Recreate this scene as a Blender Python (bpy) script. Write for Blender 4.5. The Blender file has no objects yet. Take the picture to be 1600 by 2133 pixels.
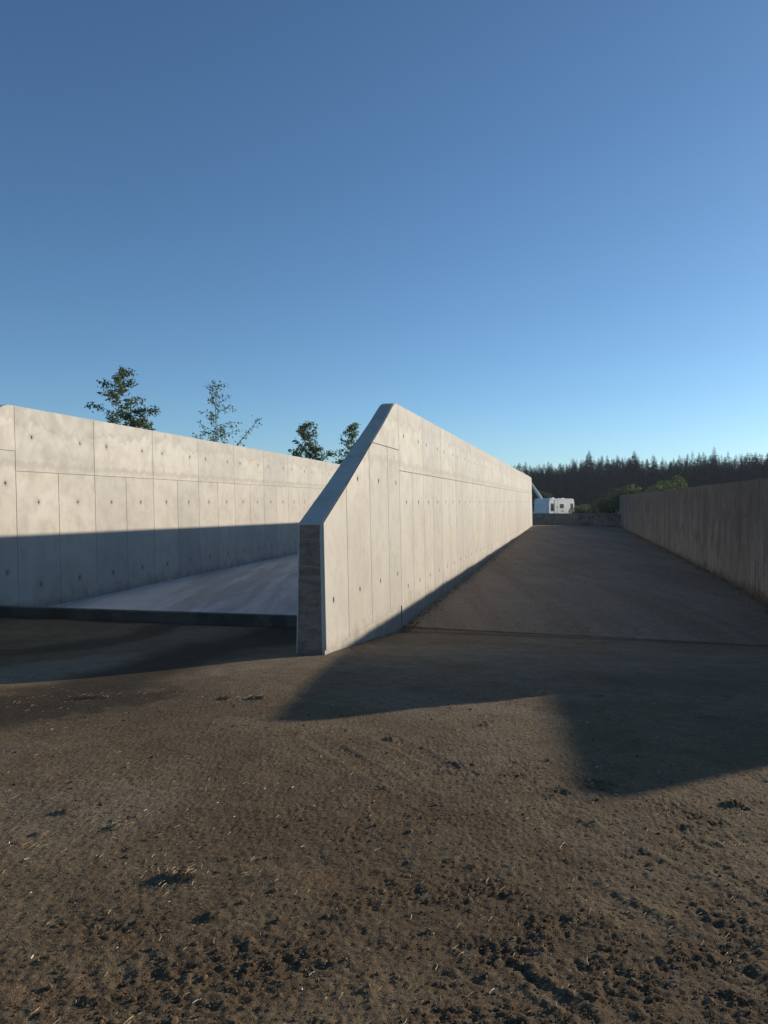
import bpy, bmesh, math, random
import numpy as np
from mathutils import Vector, Matrix

random.seed(7)
RNG = np.random.default_rng(11)
R = math.radians
scene = bpy.context.scene
COL = scene.collection

# ------------------------------------------------------------------ camera
CAM_Z = 2.7                       # eye level above the lowest drain line
cam_data = bpy.data.cameras.new('camera')
cam_data.sensor_fit = 'HORIZONTAL'
cam_data.sensor_width = 36.0
cam_data.lens = 36.0 * 1660 / 1600
cam_data.clip_end = 5000
cam = bpy.data.objects.new('camera', cam_data)
COL.objects.link(cam)
cam.location = (0, 0, CAM_Z)
cam.rotation_euler = (R(90 - 0.74), 0, 0)
scene.camera = cam

# ------------------------------------------------------------------ light
SUN_AZ = 30.0                     # degrees from +X towards +Y
SUN_EL = 14.6
sun_vec = Vector((math.cos(R(SUN_AZ)) * math.cos(R(SUN_EL)), math.sin(R(SUN_AZ)) * math.cos(R(SUN_EL)), math.sin(R(SUN_EL))))
world = bpy.data.worlds.new('World')
scene.world = world
world.use_nodes = True
wn = world.node_tree.nodes
wl = world.node_tree.links
sky = wn.new('ShaderNodeTexSky')
sky.sky_type = 'NISHITA'
sky.sun_disc = False
sky.sun_elevation = R(SUN_EL)
sky.sun_rotation = R(90 - SUN_AZ)
sky.altitude = 0
sky.air_density = 0.72
sky.dust_density = 0.3
sky.ozone_density = 3.2
wb = wn.new('ShaderNodeMix'); wb.data_type = 'RGBA'; wb.blend_type = 'MULTIPLY'; wb.inputs[0].default_value = 1.0
wb.inputs[7].default_value = (.83, .985, 1.0, 1)          # the camera's cool daylight balance, the same over the whole sky
wl.new(sky.outputs[0], wb.inputs[6])
wl.new(wb.outputs[2], wn['Background'].inputs[0])
wn['Background'].inputs[1].default_value = 0.135
sd = bpy.data.lights.new('sun', 'SUN')
sd.energy = 4.9
sd.angle = R(0.53)
sd.color = (1.0, 0.87, 0.70)
sun = bpy.data.objects.new('sun', sd)
COL.objects.link(sun)
sun.location = sun_vec * 200
sun.rotation_euler = sun_vec.to_track_quat('Z', 'Y').to_euler()
vs = scene.view_settings
vs.view_transform = 'Standard'
vs.look = 'None'
vs.exposure = 0.0
vs.gamma = 1.0
vs.use_curve_mapping = False

# ------------------------------------------------------------------ helpers
def link(name, me, mats, parent=None):
    o = bpy.data.objects.new(name, me)
    COL.objects.link(o)
    if me is not None and not me.materials:
        for m in (mats if isinstance(mats, (list, tuple)) else [mats]):
            me.materials.append(m)
    if parent is not None:
        o.parent = parent
    return o

def empty(name, loc=(0, 0, 0), rz=0.0):
    o = bpy.data.objects.new(name, None)
    COL.objects.link(o)
    o.location = loc
    o.rotation_euler = (0, 0, rz)
    o.empty_display_size = 0.3
    return o

def tag(o, label=None, cat=None, group=None, kind=None):
    if label: o['label'] = label
    if cat: o['category'] = cat
    if group: o['group'] = group
    if kind: o['kind'] = kind
    return o

def copy_tree(o, parent=None):
    c = o.copy()
    COL.objects.link(c)
    c.parent = parent
    for ch in list(o.children):
        copy_tree(ch, c)
    return c

def mesh(name, verts, faces):
    me = bpy.data.meshes.new(name)
    me.from_pydata([tuple(v) for v in verts], [], faces)
    me.update()
    return me

def bm_mesh(bm, name):
    bmesh.ops.recalc_face_normals(bm, faces=bm.faces)
    me = bpy.data.meshes.new(name)
    bm.to_mesh(me)
    bm.free()
    return me

def box_bm(bm, lo, hi, bevel=0.0, segs=2):
    x0, y0, z0 = lo; x1, y1, z1 = hi
    vs_ = [bm.verts.new(p) for p in [(x0,y0,z0),(x1,y0,z0),(x1,y1,z0),(x0,y1,z0),(x0,y0,z1),(x1,y0,z1),(x1,y1,z1),(x0,y1,z1)]]
    fs = [bm.faces.new([vs_[i] for i in f]) for f in [(0,3,2,1),(4,5,6,7),(0,1,5,4),(1,2,6,5),(2,3,7,6),(3,0,4,7)]]
    if bevel > 0:
        es = list({e for f in fs for e in f.edges})
        bmesh.ops.bevel(bm, geom=es, offset=bevel, segments=segs, profile=0.5, affect='EDGES')

def tube(V, F, pts, rads, n=6):
    """append a tapered tube through pts to vertex/face lists"""
    base = len(V)
    pts = [Vector(p) for p in pts]
    for i, p in enumerate(pts):
        d = (pts[min(i+1, len(pts)-1)] - pts[max(i-1, 0)])
        d = d.normalized() if d.length > 1e-9 else Vector((0,0,1))
        a = d.orthogonal().normalized(); b = d.cross(a)
        for k in range(n):
            t = 2*math.pi*k/n
            V.append(tuple(p + (a*math.cos(t) + b*math.sin(t))*rads[i]))
    for i in range(len(pts)-1):
        for k in range(n):
            F.append((base+i*n+k, base+i*n+(k+1)%n, base+(i+1)*n+(k+1)%n, base+(i+1)*n+k))
    F.append(tuple(base+(len(pts)-1)*n+k for k in range(n)))

# numpy gradient noise
_PERM = RNG.permutation(512)
_GR = RNG.normal(size=(512, 2)); _GR /= np.linalg.norm(_GR, axis=1)[:, None]
def perlin(x, y):
    xi = np.floor(x).astype(int); yi = np.floor(y).astype(int)
    xf = x - xi; yf = y - yi
    u = xf*xf*xf*(xf*(xf*6-15)+10); v = yf*yf*yf*(yf*(yf*6-15)+10)
    def gd(ix, iy, dx, dy):
        g = _GR[_PERM[(ix + _PERM[iy & 511]) & 511]]
        return g[..., 0]*dx + g[..., 1]*dy
    n00 = gd(xi, yi, xf, yf); n10 = gd(xi+1, yi, xf-1, yf)
    n01 = gd(xi, yi+1, xf, yf-1); n11 = gd(xi+1, yi+1, xf-1, yf-1)
    return (n00*(1-u)+n10*u)*(1-v) + (n01*(1-u)+n11*u)*v
def fbm(x, y, oct=4, gain=0.5):
    r = 0; a = 1; f_ = 1
    for i in range(oct):
        r = r + a*perlin(x*f_+17.3*i, y*f_-9.1*i); a *= gain; f_ *= 2.03
    return r
def sstep(a, b, x):
    t = np.clip((x-a)/(b-a), 0, 1)
    return t*t*(3-2*t)

# ------------------------------------------------------------------ materials
class NT:
    def __init__(self, name):
        self.m = bpy.data.materials.new(name)
        self.m.use_nodes = True
        self.t = self.m.node_tree
        self.t.nodes.clear()
        self.out = self.t.nodes.new('ShaderNodeOutputMaterial')
        self.b = self.t.nodes.new('ShaderNodeBsdfPrincipled')
        self.t.links.new(self.b.outputs[0], self.out.inputs[0])
    def n(self, typ, **kw):
        nd = self.t.nodes.new(typ)
        for k, v in kw.items(): setattr(nd, k, v)
        return nd
    def l(self, a, b): self.t.links.new(a, b)
    def set(self, sock, v):
        if hasattr(v, 'is_linked') or isinstance(v, bpy.types.NodeSocket): self.l(v, sock)
        else: sock.default_value = v
    def pos(self, scale=(1,1,1), rot=(0,0,0), src='geo'):
        if src == 'geo': s = self.n('ShaderNodeNewGeometry').outputs['Position']
        else: s = self.n('ShaderNodeTexCoord').outputs['Object']
        mp = self.n('ShaderNodeMapping'); mp.inputs['Scale'].default_value = scale; mp.inputs['Rotation'].default_value = rot
        self.l(s, mp.inputs['Vector']); return mp.outputs[0]
    def noise(self, vec, scale, detail=4, rough=0.55, dist=0.0):
        nd = self.n('ShaderNodeTexNoise'); self.l(vec, nd.inputs['Vector'])
        nd.inputs['Scale'].default_value = scale; nd.inputs['Detail'].default_value = detail
        nd.inputs['Roughness'].default_value = rough; nd.inputs['Distortion'].default_value = dist
        return nd.outputs['Fac']
    def voro(self, vec, scale, feature='F1'):
        nd = self.n('ShaderNodeTexVoronoi', feature=feature); self.l(vec, nd.inputs['Vector']); nd.inputs['Scale'].default_value = scale
        return nd.outputs['Distance']
    def mr(self, v, a, b, c=0.0, d=1.0, smooth=True):
        nd = self.n('ShaderNodeMapRange'); nd.interpolation_type = 'SMOOTHSTEP' if smooth else 'LINEAR'
        self.l(v, nd.inputs[0])
        for i, q in enumerate((a, b, c, d)): nd.inputs[i+1].default_value = q
        return nd.outputs[0]
    def math(self, op, a, b=0.0):
        nd = self.n('ShaderNodeMath', operation=op); self.set(nd.inputs[0], a); self.set(nd.inputs[1], b); return nd.outputs[0]
    def mix(self, fac, a, b, blend='MIX'):
        nd = self.n('ShaderNodeMix', data_type='RGBA', blend_type=blend)
        self.set(nd.inputs[0], fac)
        for i, q in ((6, a), (7, b)):
            if isinstance(q, tuple): q = (*q, 1.0) if len(q) == 3 else q
            self.set(nd.inputs[i], q)
        return nd.outputs[2]
    def attr(self, name):
        return self.n('ShaderNodeAttribute', attribute_name=name).outputs['Fac']
    def sep(self, v):
        nd = self.n('ShaderNodeSeparateXYZ'); self.l(v, nd.inputs[0]); return nd.outputs
    def bump(self, h, strength, dist, prev=None):
        nd = self.n('ShaderNodeBump'); self.l(h, nd.inputs['Height'])
        nd.inputs['Strength'].default_value = strength; nd.inputs['Distance'].default_value = dist
        if prev is not None: self.l(prev, nd.inputs['Normal'])
        return nd.outputs[0]
    def fin(self, col, rough=0.85, normal=None, spec=0.3):
        self.set(self.b.inputs['Base Color'], (*col, 1.0) if isinstance(col, tuple) else col)
        self.set(self.b.inputs['Roughness'], rough)
        self.b.inputs['Specular IOR Level'].default_value = spec
        if normal is not None: self.l(normal, self.b.inputs['Normal'])
        return self.m

def plain(name, col, rough=0.6, spec=0.4, metallic=0.0, var=0.12, scale=6):
    k = NT(name)
    n_ = k.noise(k.pos(), scale, 3)
    c = k.mix(k.mr(n_, .3, .7), tuple(x*(1-var) for x in col), tuple(min(1, x*(1+var)) for x in col))
    k.b.inputs['Metallic'].default_value = metallic
    return k.fin(c, rough, spec=spec)

def mat_new_concrete(name):
    k = NT(name)
    p = k.pos()
    z = k.sep(p)[2]
    rnd = k.n('ShaderNodeObjectInfo').outputs['Random']
    big = k.noise(p, 0.55, 5, .6)
    med = k.noise(p, 2.6, 5, .65, .3)
    streak = k.noise(k.pos((1.0, 1.0, .10)), 5.0, 4, .6)
    fine = k.noise(p, 42, 3, .6)
    c = k.mix(k.mr(big, .3, .7), (.45, .415, .35), (.54, .505, .432))
    c = k.mix(k.math('MULTIPLY', k.mr(med, .42, .72), .42), c, (.37, .338, .285))
    c = k.mix(k.math('MULTIPLY', k.mr(streak, .5, .75), .30), c, (.55, .515, .46))
    # panel to panel tone
    c = k.mix(k.math('MULTIPLY', k.mr(rnd, .55, 1.0, smooth=False), .42), c, (.34, .335, .32))
    c = k.mix(k.math('MULTIPLY', k.mr(rnd, .45, 0.0, smooth=False), .20), c, (.54, .51, .46))
    # bleed water lines: ragged tide marks near the wall head and above the mid joint
    wob = k.noise(k.pos((1.0, 1.0, .45)), 1.3, 9, .74, .5)
    zz = k.math('ADD', z, k.math('MULTIPLY', wob, -1.5))
    top = k.mr(zz, 3.60, 3.66)
    edge = k.math('MULTIPLY', k.mr(zz, 3.57, 3.61), k.mr(zz, 3.67, 3.63))
    c = k.mix(k.math('MULTIPLY', top, .42), c, (.35, .325, .285))
    c = k.mix(k.math('MULTIPLY', edge, .5), c, (.30, .27, .225))
    wob2 = k.noise(k.pos((1.0, 1.0, .4)), 3.5, 7, .8)
    z2 = k.math('ADD', z, k.math('MULTIPLY', wob2, -.55))
    low = k.math('MULTIPLY', k.mr(z2, 3.12, 3.2), k.mr(z2, 3.32, 3.26))
    c = k.mix(k.math('MULTIPLY', low, .5), c, (.33, .305, .265))
    bl = k.noise(p, 1.15, 9, .72, 1.2)
    c = k.mix(k.math('MULTIPLY', k.mr(bl, .52, .60), .19), c, (.335, .30, .25))
    c = k.mix(k.math('MULTIPLY', k.mr(bl, .44, .38), .17), c, (.58, .545, .48))
    # splash dirt near the ground
    dirt = k.math('MULTIPLY', k.mr(k.math('ADD', z, k.math('MULTIPLY', med, -.9)), .28, -.22), .55)
    c = k.mix(dirt, c, (.17, .145, .115))
    # cement pores
    po = k.voro(p, 17)
    pm = k.math('MULTIPLY', k.mr(po, .13, .07), k.mr(k.noise(p, 1.7, 3), .40, .58))
    c = k.mix(k.math('MULTIPLY', pm, .6), c, (.16, .145, .12))
    c = k.mix(k.math('MULTIPLY', k.mr(fine, .45, .75), .18), c, (.30, .28, .25))
    st = k.attr('stain')
    sm = k.math('MULTIPLY', k.math('POWER', st, 1.6), k.mr(k.noise(p, 9, 3), .25, .6, .45, 1.0))
    c = k.mix(k.math('MULTIPLY', sm, .72), c, (.13, .105, .075))
    nb = k.bump(fine, .18, .004)
    nb = k.bump(med, .12, .02, nb)
    nb = k.bump(k.math('MULTIPLY', pm, -1.0), .5, .006, nb)
    return k.fin(c, k.mr(med, .3, .7, .5, .72), nb, .4)

def mat_old_concrete(name, stripes=1.0):
    k = NT(name)
    p = k.pos()
    z = k.sep(p)[2]
    rnd = k.n('ShaderNodeObjectInfo').outputs['Random']
    big = k.noise(p, .5, 5, .65)
    zs = .16 if stripes else 1.0
    st1 = k.noise(k.pos((1, 1, zs)), 1.7, 8, .75, .3)
    st2 = k.noise(k.pos((1, 1, zs*.35)), 7.0, 6, .7)
    med = k.noise(p, 3.2, 6, .7, .4)
    fine = k.noise(p, 45, 3, .6)
    c = k.mix(k.mr(st1, .32, .68), (.15, .134, .114), (.32, .295, .262))
    c = k.mix(k.math('MULTIPLY', k.mr(st2, .54, .70), .5), c, (.36, .33, .29))
    c = k.mix(k.math('MULTIPLY', k.mr(st2, .42, .32), .6), c, (.08, .068, .053))
    # algae brown over the upper half, paler washed foot
    up = k.mr(k.math('ADD', z, k.math('MULTIPLY', big, 2.2)), 2.7, 4.0)
    c = k.mix(k.math('MULTIPLY', up, .62), c, (.145, .116, .086))
    wash = k.math('MULTIPLY', k.mr(k.math('ADD', z, k.math('MULTIPLY', med, 1.4)), 2.5, 1.4), .62)
    c = k.mix(wash, c, k.mix(k.mr(st2, .38, .62), (.24, .215, .18), (.40, .37, .325)))
    blt = k.noise(p, 1.1, 9, .75, .8)
    c = k.mix(k.math('MULTIPLY', k.mr(blt, .50, .62), .55), c, (.10, .083, .064))
    c = k.mix(k.math('MULTIPLY', k.mr(blt, .45, .36), .4), c, (.37, .34, .295))
    c = k.mix(k.math('MULTIPLY', k.mr(med, .55, .75), .6), c, (.085, .07, .052))
    c = k.mix(k.math('MULTIPLY', rnd, .3), c, (.12, .10, .08))
    foot = k.math('MULTIPLY', k.mr(k.math('ADD', z, k.math('MULTIPLY', med, -.7)), .32, .02), .8)
    c = k.mix(foot, c, (.07, .052, .03))
    nb = k.bump(st2, .35, .012)
    nb = k.bump(fine, .3, .006, nb)
    nb = k.bump(med, .3, .03, nb)
    return k.fin(c, .92, nb, .2)

def mat_floor(name, c1, c2, c3, streak_rot, grit=.5, stk_amt=.8):
    k = NT(name)
    p = k.pos()
    ps = k.pos((1.0, .09, 1.0), (0, 0, streak_rot))
    big = k.noise(p, .35, 5, .6)
    stk = k.noise(ps, 1.3, 6, .7, .4)
    med = k.noise(p, 2.3, 6, .7)
    fine = k.noise(p, 28, 5, .75)
    c = k.mix(k.mr(big, .32, .68), c1, c2)
    c = k.mix(k.math('MULTIPLY', k.mr(stk, .42, .64), stk_amt), c, c3)
    c = k.mix(k.math('MULTIPLY', k.mr(med, .5, .75), .45), c, tuple(x*.55 for x in c1))
    gr2 = k.noise(k.pos((1.0, .45, 1.0), (0, 0, streak_rot)), 9, 9, .82, .3)
    c = k.mix(k.math('MULTIPLY', k.mr(gr2, .50, .66), grit*.8), c, tuple(x*.42 for x in c1))
    c = k.mix(k.math('MULTIPLY', k.mr(gr2, .47, .34), grit*.6), c, tuple(min(1, x*1.5) for x in c2))
    c = k.mix(k.math('MULTIPLY', k.mr(fine, .35, .7), grit), c, tuple(x*.5 for x in c1))
    nb = k.bump(fine, .5, .5*grit*.04)
    nb = k.bump(med, .3, .02, nb)
    return k.fin(c, k.mr(stk, .3, .7, .75, .95), nb, .25)

def mat_ground(name):
    k = NT(name)
    p = k.pos()
    wet = k.attr('wet'); pale = k.attr('pale'); muck = k.attr('muck'); grass = k.attr('grass')
    big = k.noise(p, .6, 5, .6)
    med = k.noise(p, 5, 6, .7, .3)
    sm = k.noise(p, 38, 4, .7)
    fine = k.noise(p, 160, 3, .7)
    spk = k.noise(k.pos((.8, 1.5, 1), (0, 0, .3)), 21, 5, .8)
    fib = k.noise(k.pos((.35, 1.6, 1), (0, 0, .4)), 60, 3, .7, .6)
    c = k.mix(k.mr(big, .34, .66), (0.189, 0.131, 0.070), (0.242, 0.175, 0.098))
    c = k.mix(k.math('MULTIPLY', k.mr(med, .45, .68), .6), c, (0.121, 0.081, 0.041))
    c = k.mix(k.math('MULTIPLY', k.mr(k.noise(p, 1.9, 5, .65, .5), .50, .66), .55), c, (0.150, 0.088, 0.041))
    broad = k.noise(p, .33, 6, .62, .6)
    c = k.mix(k.math('MULTIPLY', k.mr(broad, .47, .60), .5), c, (.115, .076, .042))
    c = k.mix(k.math('MULTIPLY', k.mr(broad, .44, .34), .35), c, (.30, .235, .155))
    c = k.mix(k.math('MULTIPLY', muck, .62), c, (0.121, 0.078, 0.039))
    c = k.mix(k.math('MULTIPLY', pale, .85), c, k.mix(k.mr(med, .4, .7), (0.349, 0.288, 0.203), (0.252, 0.200, 0.133)))
    c = k.mix(k.math('MULTIPLY', k.mr(sm, .50, .70), .6), c, (0.068, 0.043, 0.022))  # dark flecks from here on also paint tiny shadows among the crumbs
    c = k.mix(k.math('MULTIPLY', k.mr(sm, .45, .30), .4), c, (0.310, 0.230, 0.136))
    c = k.mix(k.math('MULTIPLY', k.mr(fine, .52, .70), .6), c, (0.044, 0.028, 0.014))
    c = k.mix(k.math('MULTIPLY', k.mr(spk, .54, .64), .6), c, (.060, .040, .021))
    c = k.mix(k.math('MULTIPLY', k.mr(spk, .44, .34), .4), c, (.33, .25, .155))
    c = k.mix(k.math('MULTIPLY', k.mr(fib, .62, .75), .45), c, (0.446, 0.333, 0.179))
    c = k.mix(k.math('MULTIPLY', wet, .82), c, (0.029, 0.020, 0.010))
    g = k.mix(k.mr(med, .35, .65), (.045, .075, .02), (.10, .12, .04))
    c = k.mix(grass, c, g)
    nb = k.bump(spk, .7, .03)
    nb = k.bump(sm, .9, .02, nb)
    nb = k.bump(fine, .8, .007, nb)
    rough = k.math('SUBTRACT', .95, k.math('MULTIPLY', wet, .08))
    return k.fin(c, rough, nb, .22)

def mat_leaf(name, c1, c2, trans=.35, sc=3.0):
    k = NT(name)
    p = k.pos()
    n_ = k.noise(p, sc, 3)
    rnd = k.n('ShaderNodeObjectInfo').outputs['Random']
    c = k.mix(k.mr(n_, .3, .7), c1, c2)
    c = k.mix(k.math('MULTIPLY', rnd, .3), c, tuple(x*.6 for x in c1))
    k.fin(c, .55, None, .3)
    if trans > 0:
        tr = k.n('ShaderNodeBsdfTranslucent'); k.l(c, tr.inputs[0])
        ms = k.n('ShaderNodeMixShader'); ms.inputs[0].default_value = trans
        k.l(k.b.outputs[0], ms.inputs[1]); k.l(tr.outputs[0], ms.inputs[2]); k.l(ms.outputs[0], k.out.inputs[0])
    return k.m

M = {}
M['new'] = mat_new_concrete('formwork_concrete')
M['old'] = mat_old_concrete('weathered_concrete')
M['old_plain'] = mat_old_concrete('mottled_concrete', 0)
M['floor_l'] = mat_floor('pale_slab_concrete', (.50, .495, .475), (.60, .595, .575), (.33, .325, .31), R(-13), .2)
M['floor_r'] = mat_floor('dirty_slab_concrete', (.245, .182, .118), (.29, .222, .152), (.165, .12, .078), R(-13), .75, .5)
M['kerb'] = mat_floor('damp_kerb_concrete', (.10, .086, .070), (.145, .127, .105), (.06, .051, .042), 0, .4)
M['board'] = None
M['ground'] = mat_ground('compacted_dirt')
M['soil'] = plain('soil_clod', (.15, .10, .056), .95, .15, var=.5, scale=14)
kf = NT('dirt_flake')
_n = kf.noise(kf.pos(), 75, 2)
M['flake'] = kf.fin(kf.mix(kf.mr(_n, .36, .52), (.07, .045, .024), kf.mix(kf.mr(_n, .52, .66), (.19, .135, .078), (.32, .245, .145))), .9, None, .2)
M['straw'] = plain('straw', (.42, .33, .19), .7, .3, var=.4, scale=9)
M['chip'] = plain('pale_chip', (.60, .55, .46), .7, .3, var=.3, scale=11)
M['white'] = plain('caravan_white', (.74, .74, .72), .35, .5, var=.03, scale=.8)
M['trim'] = plain('grey_trim', (.30, .31, .32), .4, .5)
M['glass'] = plain('tinted_window', (.05, .055, .06), .08, .6)
M['rubber'] = plain('rubber', (.03, .03, .03), .8, .3)
M['steel'] = plain('galvanised_steel', (.40, .41, .42), .45, .5, .6)
M['bark'] = plain('birch_bark', (.30, .27, .24), .85, .2, var=.5, scale=8)
M['twig'] = plain('twig_bark', (.07, .055, .045), .9, .2, var=.3)
M['spruce_bark'] = plain('spruce_bark', (.07, .055, .045), .95, .1, var=.3)
M['birch_leaf'] = mat_leaf('birch_leaf', (.085, .13, .055), (.18, .225, .09), .48, 5)
M['needle'] = mat_leaf('spruce_needles', (.018, .036, .034), (.044, .062, .040), .12, .6)
M['bush_leaf'] = mat_leaf('bush_leaf', (.085, .125, .035), (.16, .19, .06), .40, .8)
M['bush_dark'] = mat_leaf('bush_leaf_dark', (.06, .095, .03), (.11, .14, .045), .35, .8)

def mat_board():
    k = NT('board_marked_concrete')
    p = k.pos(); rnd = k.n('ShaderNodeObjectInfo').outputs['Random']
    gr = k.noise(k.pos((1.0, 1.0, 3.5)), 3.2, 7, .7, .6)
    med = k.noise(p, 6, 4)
    c = k.mix(k.mr(gr, .35, .65), (.21, .142, .104), (.33, .24, .185))  # brown base also carries warm light bounced off the ground
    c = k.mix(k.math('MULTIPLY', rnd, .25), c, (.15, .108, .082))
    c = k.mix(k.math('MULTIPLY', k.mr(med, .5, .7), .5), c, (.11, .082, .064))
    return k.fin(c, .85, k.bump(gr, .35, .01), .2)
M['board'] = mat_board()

# ------------------------------------------------------------------ ground sheet
WD = (0.2343, 0.9722)                         # the silo walls run this way
GV = [-60, 0, 6, 11.08, 15.7, 16.6, 18.5, 71, 76, 4000]
GZ = [1.5, 1.05, .76, .47, .07, .06, -.40, -.40, .52, .52]
def ground_base(x, y):
    v = WD[0]*x + WD[1]*y
    acc = 0
    for d, w in ((-1.0, .25), (-.5, .25), (0, .0), (.5, .25), (1.0, .25)):
        acc = acc + w*np.interp(v + d*.6, GV, GZ)
    return np.where(v < 14.8, acc, np.interp(v, GV, GZ))

def graded(fine_lo, fine_hi, step, far_lo, far_hi, growth=1.35):
    a = list(np.arange(fine_lo, fine_hi + 1e-6, step))
    s = step
    while a[-1] < far_hi: s = min(s*growth, 250); a.append(a[-1] + s)
    s = step
    while a[0] > far_lo: s = min(s*growth, 250); a.insert(0, a[0] - s)
    return np.array(a)
gx = graded(-5.4, 5.4, 0.009, -1500, 1500, 1.22)
gy = [2.3]
while gy[-1] < 17.5: gy.append(gy[-1] + max(.0095, .0046*gy[-1]))
s = .06
while gy[-1] < 3000: s = min(s*1.3, 300); gy.append(gy[-1] + s)
s = .01
while gy[0] > -300: s = min(s*1.3, 80); gy.insert(0, gy[0] - s)
gy = np.array(gy)
GX, GY = np.meshgrid(gx, gy)

def blob(cx, cy, rx, ry, rot=0.0):
    c, s_ = math.cos(rot), math.sin(rot)
    dx = GX-cx; dy = GY-cy
    return np.exp(-(((dx*c+dy*s_)/rx)**2 + ((-dx*s_+dy*c)/ry)**2))
def seg_dist(a, b):
    ax, ay = a; bx, by = b
    t = np.clip(((GX-ax)*(bx-ax)+(GY-ay)*(by-ay))/((bx-ax)**2+(by-ay)**2), 0, 1)
    return np.hypot(GX-ax-t*(bx-ax), GY-ay-t*(by-ay)), t

near = (GY > 1.0) & (GY < 17.6) & (np.abs(GX) < 9)
wob = fbm(GX*.9, GY*.9, 4)
wob2 = fbm(GX*3.1+40, GY*3.1, 3)
V_ = WD[0]*GX + WD[1]*GY
# churned muck: patches, stronger towards the camera
muck = np.zeros_like(GX)
for (cx, cy, rx, ry, a) in [(.75,5.7,.6,.35,.9), (1.2,5.35,.5,.22,1.0), (2.1,4.9,.9,.4,.6), (.25,3.7,.7,.4,.9), (.65,3.2,.7,.3,1.15),
                            (-.15,3.15,.6,.35,.9), (1.3,3.15,.6,.4,.9), (.9,2.8,.8,.4,1.1), (-.75,2.95,.6,.3,.85), (-1.2,3.3,.6,.4,.55), (1.9,3.6,.6,.5,.6), (.2,4.6,.9,.5,.55)]:
    muck = np.maximum(muck, a*blob(cx, cy, rx, ry, .25))
muck = sstep(.20, .90, muck*(.78+1.25*wob2) + .30*wob*sstep(8.5, 4, GY))*near
# wet, dark run-off in front of the kerb and along the left of the wall shadow
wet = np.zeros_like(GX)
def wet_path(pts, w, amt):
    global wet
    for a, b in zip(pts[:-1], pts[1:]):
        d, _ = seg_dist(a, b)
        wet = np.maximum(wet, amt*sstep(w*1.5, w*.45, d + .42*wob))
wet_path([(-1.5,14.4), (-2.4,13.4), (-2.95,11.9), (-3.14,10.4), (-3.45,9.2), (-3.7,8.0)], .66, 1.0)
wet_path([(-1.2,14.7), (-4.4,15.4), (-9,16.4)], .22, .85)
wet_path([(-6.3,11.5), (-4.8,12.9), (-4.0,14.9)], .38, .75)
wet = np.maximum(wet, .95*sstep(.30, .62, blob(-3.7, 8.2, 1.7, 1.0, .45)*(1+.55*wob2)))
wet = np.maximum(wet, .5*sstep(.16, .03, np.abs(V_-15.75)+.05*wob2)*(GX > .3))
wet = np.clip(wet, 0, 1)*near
pale = .95*blob(-1.95, 10.25, .85, .42, .5)*(.75+wob2*.8)
pale = np.maximum(pale, 1.1*sstep(.25, .75, blob(-4.5, 10.7, .75, 1.9, -.42)*(1+.5*wob2)))
pale = np.maximum(pale, .55*blob(-3.3, 14.4, .8, 1.1, -.4))
pale = np.maximum(pale, .72*blob(2.8, 12.6, 5.5, 3.6)*(.85+.8*wob))  # shadowed apron painted paler, standing for the skylight on it
pale = np.maximum(pale, .45*sstep(.1, .45, fbm(GX*.55+9, GY*.55, 3))*sstep(3.0, 5, GY))
pale = np.clip(pale, 0, 1)*near*(1-.8*np.clip(wet, 0, 1))
# relief
Z = ground_base(GX, GY)
Z = Z - .12*sstep(-.7, -4.3, GX)*sstep(13.0, 10.5, V_)*sstep(2.5, 6.5, V_)
Z = Z + .13*sstep(12.6, 13.8, V_)*sstep(16.4, 15.2, V_)*sstep(-.9, -1.2, GX)
fade = near*sstep(17.0, 15.2, V_)
rel = .016*fbm(GX*.8+3, GY*.8, 3) + .010*sstep(8, 4, GY)*fbm(GX*2.3-5, GY*2.9, 2)
amp_small = .0042 + .0026*sstep(9.5, 4.5, GY) + .0052*muck
n_small = .45*fbm(GX*11, GY*11, 2, .6) + .9*fbm(GX*34, GY*34, 2, .7)
rel += amp_small*n_small
n_clod = fbm(GX*4.6+7, GY*6.8, 5, .62)
rel += muck*(.0135*sstep(.12, .66, n_clod) - .011*sstep(-.10, -.5, n_clod))
n_flk = np.abs(fbm(GX*19+5, GY*24, 2, .5))
rel += (.0045+.005*np.clip(muck, 0, 1))*sstep(9, 5, GY)*(.35-n_flk)
# wheel grooves pressed into the damp dirt
for a, b, w, dep in [((.47,3.14),(.70,2.72),.04,.010), ((1.40,3.53),(1.95,3.15),.035,.010)]:
    d, _ = seg_dist(a, b)
    d = d + .05*wob2; dep = dep*np.clip(.8 + 1.2*wob2, 0, 1)
    rel += -dep*sstep(w, w*.2, d) + .6*dep*np.exp(-((d-w*1.35)/(w*.4))**2)
for (ax, ay, bx, by, w, dep) in [(-2.4,3.0,2.6,5.6,.11,.010), (-2.0,2.5,3.2,5.0,.11,.010), (1.7,2.4,-.6,6.6,.10,.008), (2.2,2.5,-.1,6.8,.10,.008)]:
    d, t_ = seg_dist((ax, ay), (bx, by))
    lug = .5+.5*np.sin(t_*math.hypot(bx-ax, by-ay)*2*math.pi/.11 + 9*d)
    rel += (-dep*(.5+.5*lug)*sstep(w, w*.6, d) + .5*dep*np.exp(-((d-w*1.25)/(w*.3))**2))*np.clip(.35+1.3*wob, 0, 1)
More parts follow.
